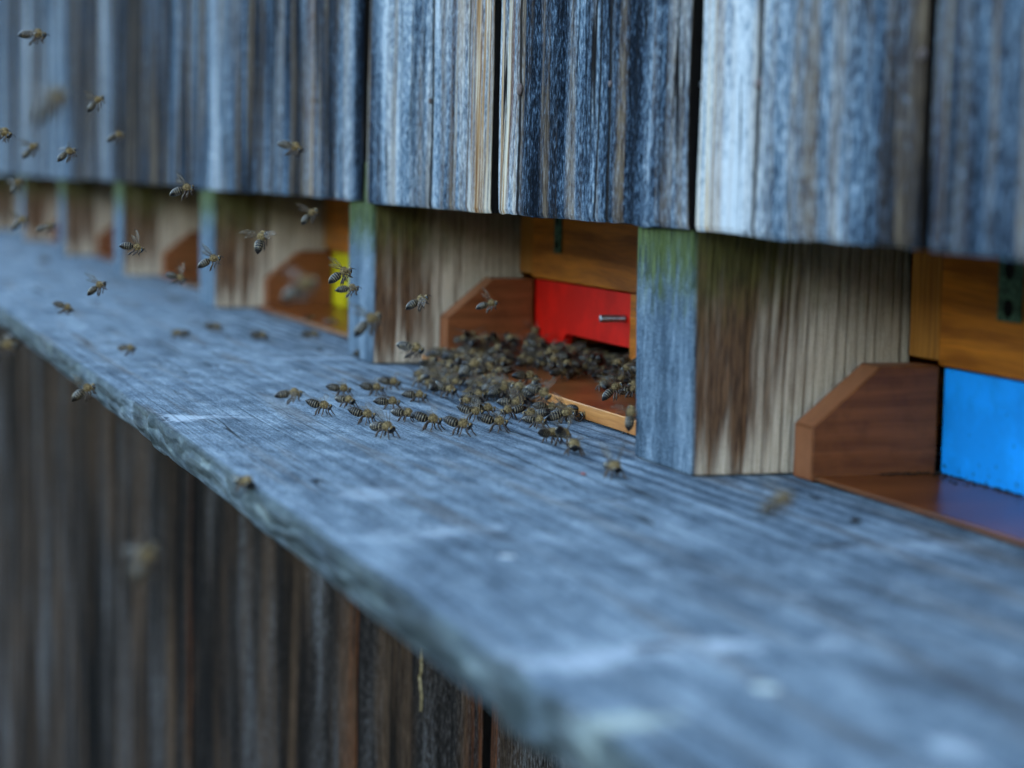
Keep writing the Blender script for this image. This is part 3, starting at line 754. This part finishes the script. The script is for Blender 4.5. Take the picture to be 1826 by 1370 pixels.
    # wings
    def wing(sg, L, Wd, ax, up, rootp, name='wing'):
        bm = bmesh.new(); ax = Vector((ax[0], ax[1]*sg, ax[2])).normalized(); up = Vector((up[0], up[1]*sg, up[2])); up = (up-ax*up.dot(ax)).normalized(); ch = up.cross(ax)*sg
        n = 10; grid = []
        for i in range(n+1):
            t = i/n; wdt = Wd*(math.sin(math.pi*min(1, (t*.92+.06)**.75))**.75)*(.35+.65*min(1, t*1.8))
            row = []
            for q in range(5):
                s = q/4; row.append(bm.verts.new(Vector((rootp[0], rootp[1]*sg, rootp[2]))+T+ax*(L*t)+ch*(wdt*(s-.25)*-1)+up*(.18*math.sin(math.pi*s)+.25*math.sin(t*3))))
            grid.append(row)
        for i in range(n):
            for q in range(4): bm.faces.new((grid[i][q], grid[i+1][q], grid[i+1][q+1], grid[i][q+1]))
        # raised leading vein
        tube(bm, [grid[i][0].co.copy() for i in range(0, n+1, 2)], [.12, .11, .10, .08, .06, .04], 1, 5)
        bm.transform(Matrix.Scale(MM, 4)); from_bm(name, bm, [M_wing, M_leg], root, True)
    for sg in (1, -1):
        if wings == 'folded': wing(sg, 8.6, 2.9, (-1, .22, math.sin(ang)*.7+.10), (0, .15, 1), (-.2, 1.1, 1.5)); wing(sg, 6.2, 2.2, (-1, .32, math.sin(ang)*.7+.02), (0, .15, 1), (-.6, 1.2, 1.3), 'hind_wing')
        elif wings == 'spread': wing(sg, 9.0, 3.0, (-.35, 1, .35), (-.2, -.3, 1), (.2, 1.3, 1.4)); wing(sg, 6.4, 2.3, (-.7, 1, .25), (-.2, -.3, 1), (-.5, 1.4, 1.2), 'hind_wing')
        elif wings == 'up': wing(sg, 9.0, 3.0, (-.45, .55, .9), (-.8, -.2, .4), (.2, 1.1, 1.5)); wing(sg, 6.4, 2.3, (-.8, .55, .75), (-.8, -.2, .4), (-.5, 1.2, 1.4), 'hind_wing')
        elif wings == 'down': wing(sg, 9.0, 3.0, (-.30, 1, -.45), (-.2, .3, 1), (.2, 1.4, 1.1)); wing(sg, 6.4, 2.3, (-.7, 1, -.45), (-.2, .3, 1), (-.5, 1.4, .9), 'hind_wing')
    return root

protos = {
 'fan': make_bee(22, 'stand', 'spread', 10, 1, 4.7), 'fan2': make_bee(12, 'stand', 'spread', 14, 2, 4.3), 'walk': make_bee(2, 'stand', 'folded', 8, 3, 3.9),
 'lift': make_bee(34, 'stand', 'up', 16, 4, 4.8), 'low': make_bee(-8, 'stand', 'folded', 0, 5, 3.5), 'perk': make_bee(-4, 'stand', 'up', 12, 6, 4.2),
 'fly': make_bee(-12, 'fly', 'up', 8, 7, 0.0), 'fly2': make_bee(-20, 'fly', 'spread', 4, 8, 0.0), 'fly3': make_bee(-4, 'fly', 'down', 6, 9, 0.0)}
used = set()
def place_bee(kind, loc, yaw, label, group, pitch=0.0, roll=0.0, sc=1.0):
    src = protos[kind]
    if kind in used:
        r = src.copy(); COL.objects.link(r)
        for ch in src.children:
            c = ch.copy(); COL.objects.link(c); c.parent = r
    else:
        r = src; used.add(kind)
    r.location = loc; r.rotation_euler = (R(roll), R(-pitch), R(yaw)); r.scale = (sc, sc, sc)
    tag(r, label, 'honeybee', group); return r
GB = 'honeybees standing on the landing board'; GF = 'honeybees in flight'; GC = 'honeybees crowding the red hive entrance'
# screen angle s: 0 heads right, 90 away, 180 left, -90 towards the viewer; x, y = where the feet touch
ON = [
 ('fan', 578, 741, -12, 1.0, 'bee with lifted striped abdomen standing alone, leftmost of the sharp row on the board'),
 ('fan2', 613, 708, -5, 1.0, 'bee behind the leftmost sharp bee, facing right with its abdomen level'),
 ('walk', 622, 727, -38, .95, 'small bee wedged just right of the leftmost sharp bee, head turned to the camera'),
 ('fan', 655, 757, -8, 1.0, 'bee facing right whose head is hidden by the hairy bee in front'),
 ('perk', 690, 781, -42, 1.12, 'large hairy pale-faced bee at the front of the row with its legs splayed'),
 ('fan2', 672, 706, -6, 1.0, 'blurred bee facing right, second in the rear row on the board'),
 ('fan2', 702, 696, -20, 1.0, 'rearmost bee of the small left group, dark abdomen pointing left'),
 ('walk', 728, 752, -30, 1.0, 'pale bee with dark eyes between the hairy front bee and the next one'),
 ('fan', 772, 768, -10, 1.08, 'sharp bee with glossy black abdomen tip, right of the pale-faced bee'),
 ('fan', 826, 777, -22, 1.08, 'sharp striped bee in the middle of the row with shiny tip and folded front legs'),
 ('fan', 890, 771, -6, 1.05, 'sharp dark bee facing right, third of the evenly spaced striped ones'),
 ('fan2', 946, 754, 158, 1.05, 'banded bee facing away to the left with its black tip towards the post'),
 ('fan2', 985, 790, 48, 1.0, 'bee at the left of the trio near the post, dark round tip towards the camera'),
 ('lift', 1006, 795, 70, 1.05, 'bee in the middle of the trio near the post with one wing raised behind it'),
 ('walk', 1024, 812, -88, 1.08, 'dark-faced bee at the front of the trio looking straight at the camera'),
 ('perk', 1096, 853, -72, 1.05, 'lone bee nearest the post foot, facing the camera with wings flicking'),
 ('lift', 802, 712, -35, 1.05, 'bee tipped forward with its abdomen high, left of the swarm'),
 ('fan2', 772, 690, 20, 1.05, 'dark bee at the left end of the swarm under the brown block corner'),
 ('walk', 792, 694, -25, 1.0, 'bee beside the dark one at the left end of the swarm'),
 ('fan', 848, 752, -15, 1.0, 'bee with a pale wing lying flat behind the striped row'),
 ('walk', 870, 742, 5, 1.0, 'blurred bee behind the third striped one, facing right'),
 ('fan2', 905, 748, -160, 1.0, 'bee turned left behind the sharp dark bee'),
 ('walk', 962, 764, -30, .95, 'tan bee partly hidden right of the sharp dark bee'),
 ('low', 1048, 752, -170, 1.05, 'dark bee hugging the orange ledge, left of the pair there'),
 ('low', 1085, 757, -165, 1.05, 'striped bee at the orange ledge, right of the pair there'),
 ('walk', 1022, 738, 10, 1.0, 'bee tucked against the face of the orange ledge'),
 ('lift', 1126, 775, 100, 1.0, 'bee half hidden by the near post at its foot'),
 ('walk', 748, 718, -15, 1.0, 'long blurred bee running right in front of the left end of the swarm'),
 ('walk', 700, 730, 0, 1.0, 'brown bee streaking right between the two rows on the board'),
 ('walk', 832, 728, 160, 1.0, 'bee in the loose crowd just before the swarm, facing left'),
 ('walk', 872, 716, 40, 1.0, 'bee in the loose crowd just before the swarm, facing the entrance'),
 ('fan2', 928, 728, -60, 1.0, 'bee below the pale beating wing in front of the swarm'),
 ('walk', 316, 604, 170, 1.0, 'far blurred bee on the board, leftmost of four below the third post'),
 ('walk', 386, 592, -10, 1.0, 'far blurred bee standing below the foot of the third post'),
 ('walk', 468, 608, -12, 1.0, 'far tan bee alone in front of the brown block of the yellow hive'),
 ('walk', 560, 606, 10, 1.0, 'far dark bee left of the second post foot'),
 ('walk', 556, 578, 60, 1.0, 'far dark bee at the lip of the yellow hive'),
 ('walk', 596, 585, -30, 1.0, 'far bee under the yellow panel against the post edge'),
 ('walk', 82, 470, 0, 1.0, 'very far bee near the left end of the board'),
 ('low', 440, 886, -60, 1.0, 'pale fuzzy blurred bee clinging to the lichen-covered board edge'),
 ('walk', 655, 642, 10, 1.0, 'blurred tan bee at the foot of the second post'),
 ('walk', 350, 512, 30, 1.0, 'far bee in front of the second rounded block from the left'),
]
for kind, x, y, s, sc, lab in ON:
    p = on_z(x, y, 0.0)
    z = .0032 if False else 0.0
    if kind == 'low' and x == 440: p = on_z(x, y, -.004) ; z = -.002
    place_bee(kind, (p.x, p.y, z), YAW0+s, lab, GB, sc=sc*1.17)
# flying bees: centre pixel, distance, heading on screen, pitch
FLY = [
 ('fly', 245, 441, 1.13, 5, -14, 'flying bee heading right before the left wall of the third opening'),
 ('fly', 381, 461, 1.10, 8, 20, 'flying striped bee crossing the third post'),
 ('fly2', 466, 422, 1.05, 75, 42, 'hovering bee seen from behind under the wall with both wings out'),
 ('fly', 333, 335, 1.15, 10, 14, 'flying bee at the bottom edge of the upper wall above the third post'),
 ('fly2', 124, 270, 1.25, 35, 22, 'banded flying bee at the far left before the upper wall'),
 ('fly', 178, 508, 1.22, -5, 30, 'tan flying bee with dangling legs over the left of the board'),
 ('fly', 614, 484, 1.12, 20, 25, 'sharp striped flying bee over the top of the yellow panel'),
 ('fly3', 628, 513, 1.20, 12, 5, 'blurred pale flying bee just below the sharp one by the yellow panel'),
 ('fly', 663, 568, .90, 18, 35, 'large banded bee flying up across the foot of the second post'),
 ('fly3', 751, 533, 1.12, 15, 28, 'blurred bee flying in front of the dark side of the second post'),
 ('fly', 876, 540, 1.22, 2, 12, 'dark bee hovering before the brown block beside the red panel'),
 ('fly', 156, 692, 1.02, 12, 30, 'bee flying past the lichen-covered front edge at the far left'),
 ('fly2', 262, 990, .62, 30, 50, 'single blurred tan bee flying low before the dark lower wall'),
 ('fly3', 120, 548, 1.35, -15, -20, 'blurred bee skimming the board at the far left'),
 ('fly', 322, 495, 1.35, -10, -20, 'blurred bee landing before the block left of the third post'),
 ('fly', 556, 379, 1.30, 20, 40, 'dark bee flying in the shade under the wall left of the second post'),
 ('fly3', 527, 262, .98, -20, -15, 'streaky bee in flight before the upper wall, right of centre of the left boards'),
 ('fly2', 212, 240, 1.4, 15, 15, 'small pale bee in flight at the upper left'),
 ('fly', 175, 178, 1.3, 10, 40, 'bee climbing steeply before the far upper boards'),
 ('fly2', 100, 172, .60, 30, 35, 'ghostly large blurred bee close to the lens at the upper left'),
 ('fly3', 68, 60, 1.0, 0, 0, 'topmost flying bee, level, at the upper left corner'),
 ('fly3', 8, 236, 1.05, -15, -15, 'bee leaving the frame at the left edge before the upper wall'),
 ('fly2', 14, 615, .85, 0, 10, 'bee leaving the frame at the left edge below the board'),
 ('fly3', 742, 620, 1.0, -25, -10, 'motion-striped bee low over the board before the brown block'),
 ('fly3', 525, 700, 1.02, 10, 5, 'small tan bee flying close over the board left of the groups'),
 ('fly2', 1395, 888, .66, 20, 20, 'dark out-of-focus bee skimming the board below the near brown block'),
 ('fly', 40, 392, 1.5, 15, 35, 'dim bee flying before the far openings'),
 ('fly3', 88, 402, 1.5, 5, 20, 'dim bee flying between the fourth and fifth posts'),
 ('fly2', 32, 325, 1.5, 40, 45, 'dim bee rising beneath the upper wall at the far left'),
 ('fly2', 545, 505, .70, 20, 25, 'big grey blurred bee in front of the brown block of the yellow hive'),
 ('fly3', 232, 620, 1.4, -20, 0, 'dim bee hovering over the left part of the board'),
 ('fly', 58, 262, 1.4, 30, 40, 'small bee flying up before the leftmost upper boards'),
 ('fly', 846, 648, .98, 25, 28, 'bright silvery bee flying in front of the swarm, just below the brown block'),
 ('fly2', 970, 700, 1.02, -30, -25, 'bee with large pale beating wings over the orange ledge'),
 ('fly3', 925, 690, 1.05, 150, 20, 'bee taking off from the middle of the swarm'),
 ('fly', 1098, 690, 1.1, 25, 30, 'bee flying in over the orange floor beside the near post'),
 ('fly', 954, 590, 1.42, 60, 30, 'dark bee at the left edge of the red panel'),
 ('fly2', 1125, 735, 1.0, 80, 45, 'striped bee half hidden behind the near post above its foot'),
]
for kind, x, y, t, s, pit, lab in FLY:
    p = at_depth(x, y, t); place_bee(kind, p, YAW0+s, lab, GF, pitch=pit, roll=random.uniform(-12, 12), sc=random.uniform(1.0, 1.15))
# the swarm on the floor of the red hive
rs = random.Random(21); pts = []
HUE = ('by brown block', 'by panel corner', 'left of flight hole', 'under bolt', 'beside near post')
def where(x): return HUE[min(4, max(0, int((x+1.38)/.078)))]
DEP = ('on orange ledge', 'in swarm front', 'in thick of swarm', 'close under red panel', 'inside dark flight hole')
def face(yw):
    q = (yw-YAW0) % 360
    return ('right-facing', 'away-facing', 'left-facing', 'camera-facing')[int(((q+45) % 360)//90)]
def deep(y): return DEP[min(4, max(0, int((y-.010)/.021)))]
for k in range(34):
    x = -1.325+.188*((k+.5)/34)**1.1; y = rs.uniform(.002 if x < -1.29 else -.002, .013); up_ = y > .007
    place_bee(rs.choice(('walk', 'low', 'fan2')), (x, y, .0094 if up_ else rs.uniform(.003, .007)), rs.choice((90, 70, 110, 30, 150, -90))+rs.uniform(-20, 20),
              ('bee on the rim of the orange ledge, ' if up_ else 'bee climbing the face of the orange ledge, ')+where(x), GC, pitch=0 if up_ else rs.uniform(5, 35), sc=rs.uniform(1.03, 1.18))
n = 0
while n < 9000 and len(pts) < 92:
    n += 1
    x = rs.uniform(-1.362, -.975); y = rs.uniform(.013, .115)
    if y > .084 and not (-1.315 < x < -1.225): continue
    if x > -1.19 and y < .058 and rs.random() < .84: continue
    if x > -1.24 and y < .040 and rs.random() < .9: continue
    if all((x-a)**2+((y-b)*1.25)**2 > .0088**2 for a, b in pts): pts.append((x, y))
for i, (x, y) in enumerate(pts):
    yw = rs.choice((90, 90, 60, 120, 150, 20, -80, 200))+rs.uniform(-30, 30)
    place_bee(rs.choice(('walk', 'low', 'walk', 'fan2', 'low')), (x, y, .0094), yw,
              face(yw)+' bee '+deep(y)+', '+where(x), GC, pitch=rs.uniform(-10, 14), roll=rs.uniform(-12, 12), sc=rs.uniform(1.12, 1.30))
pts2 = []
for k in range(900):
    if len(pts2) >= 24: break
    x = rs.uniform(-1.34, -1.06); y = rs.uniform(-.032, .008)
    if y < max(-.034+max(0, (x+1.26))*.13, .006-(x+1.34)*.42): continue
    if all((x-a)**2+(y-b)**2 > .0105**2 for a, b in pts2): pts2.append((x, y))
SIDE = ('nearest the brown block', 'left of visible ledge', 'where the ledge appears', 'before the open ledge')
for x, y in pts2:
    yw = rs.choice((80, 60, 100, 200, 10))+rs.uniform(-30, 30)
    place_bee(rs.choice(('walk', 'fan2', 'fan', 'walk', 'perk')), (x, y, 0), yw,
              face(yw)+' bee on grey board '+('touching the swarm, ' if y > -.012 else 'at swarm fringe, ')+SIDE[min(3, int((x+1.385)/.072))], GC, pitch=rs.uniform(-10, 14), roll=rs.uniform(-12, 12), sc=rs.uniform(1.12, 1.30))
top = 0
for k in range(900):
    if top >= 70: break
    x, y = rs.choice(pts)
    if y < .030 or y > .08 or (x > -1.18 and y < .06): continue
    top += 1; yw = rs.uniform(0, 360)
    place_bee(rs.choice(('walk', 'low', 'fan')), (x+rs.uniform(-.004, .004), min(.083, y+rs.uniform(-.003, .003)), rs.uniform(.0130, .0185)), yw, face(yw)+' bee atop others, '+deep(y)+', '+where(x), GC, pitch=rs.uniform(-25, 30), roll=rs.uniform(-20, 20), sc=rs.uniform(1.1, 1.25))
seen = {}
for o in COL.objects:
    if o.type == 'EMPTY' and o.get('category') == 'honeybee': seen.setdefault(o['label'], []).append(o)
ORD = ('leftmost', 'second from left', 'third from left', 'fourth from left', 'fifth from left', 'sixth from left', 'seventh from left', 'eighth from left', 'ninth from left', 'tenth from left', 'eleventh from left', 'twelfth from left')
for lab, os_ in seen.items():
    if len(os_) > 1:
        q = lambda o: (Vector(o.location)-CAM).dot(RIGHT)/(Vector(o.location)-CAM).dot(FWD)
        for k, o in enumerate(sorted(os_, key=q)): o['label'] = lab+', '+ORD[min(k, 11)]
for k in [k for k in protos if k not in used]:
    r = protos[k]
    for ch in list(r.children): bpy.data.objects.remove(ch)
    bpy.data.objects.remove(r)
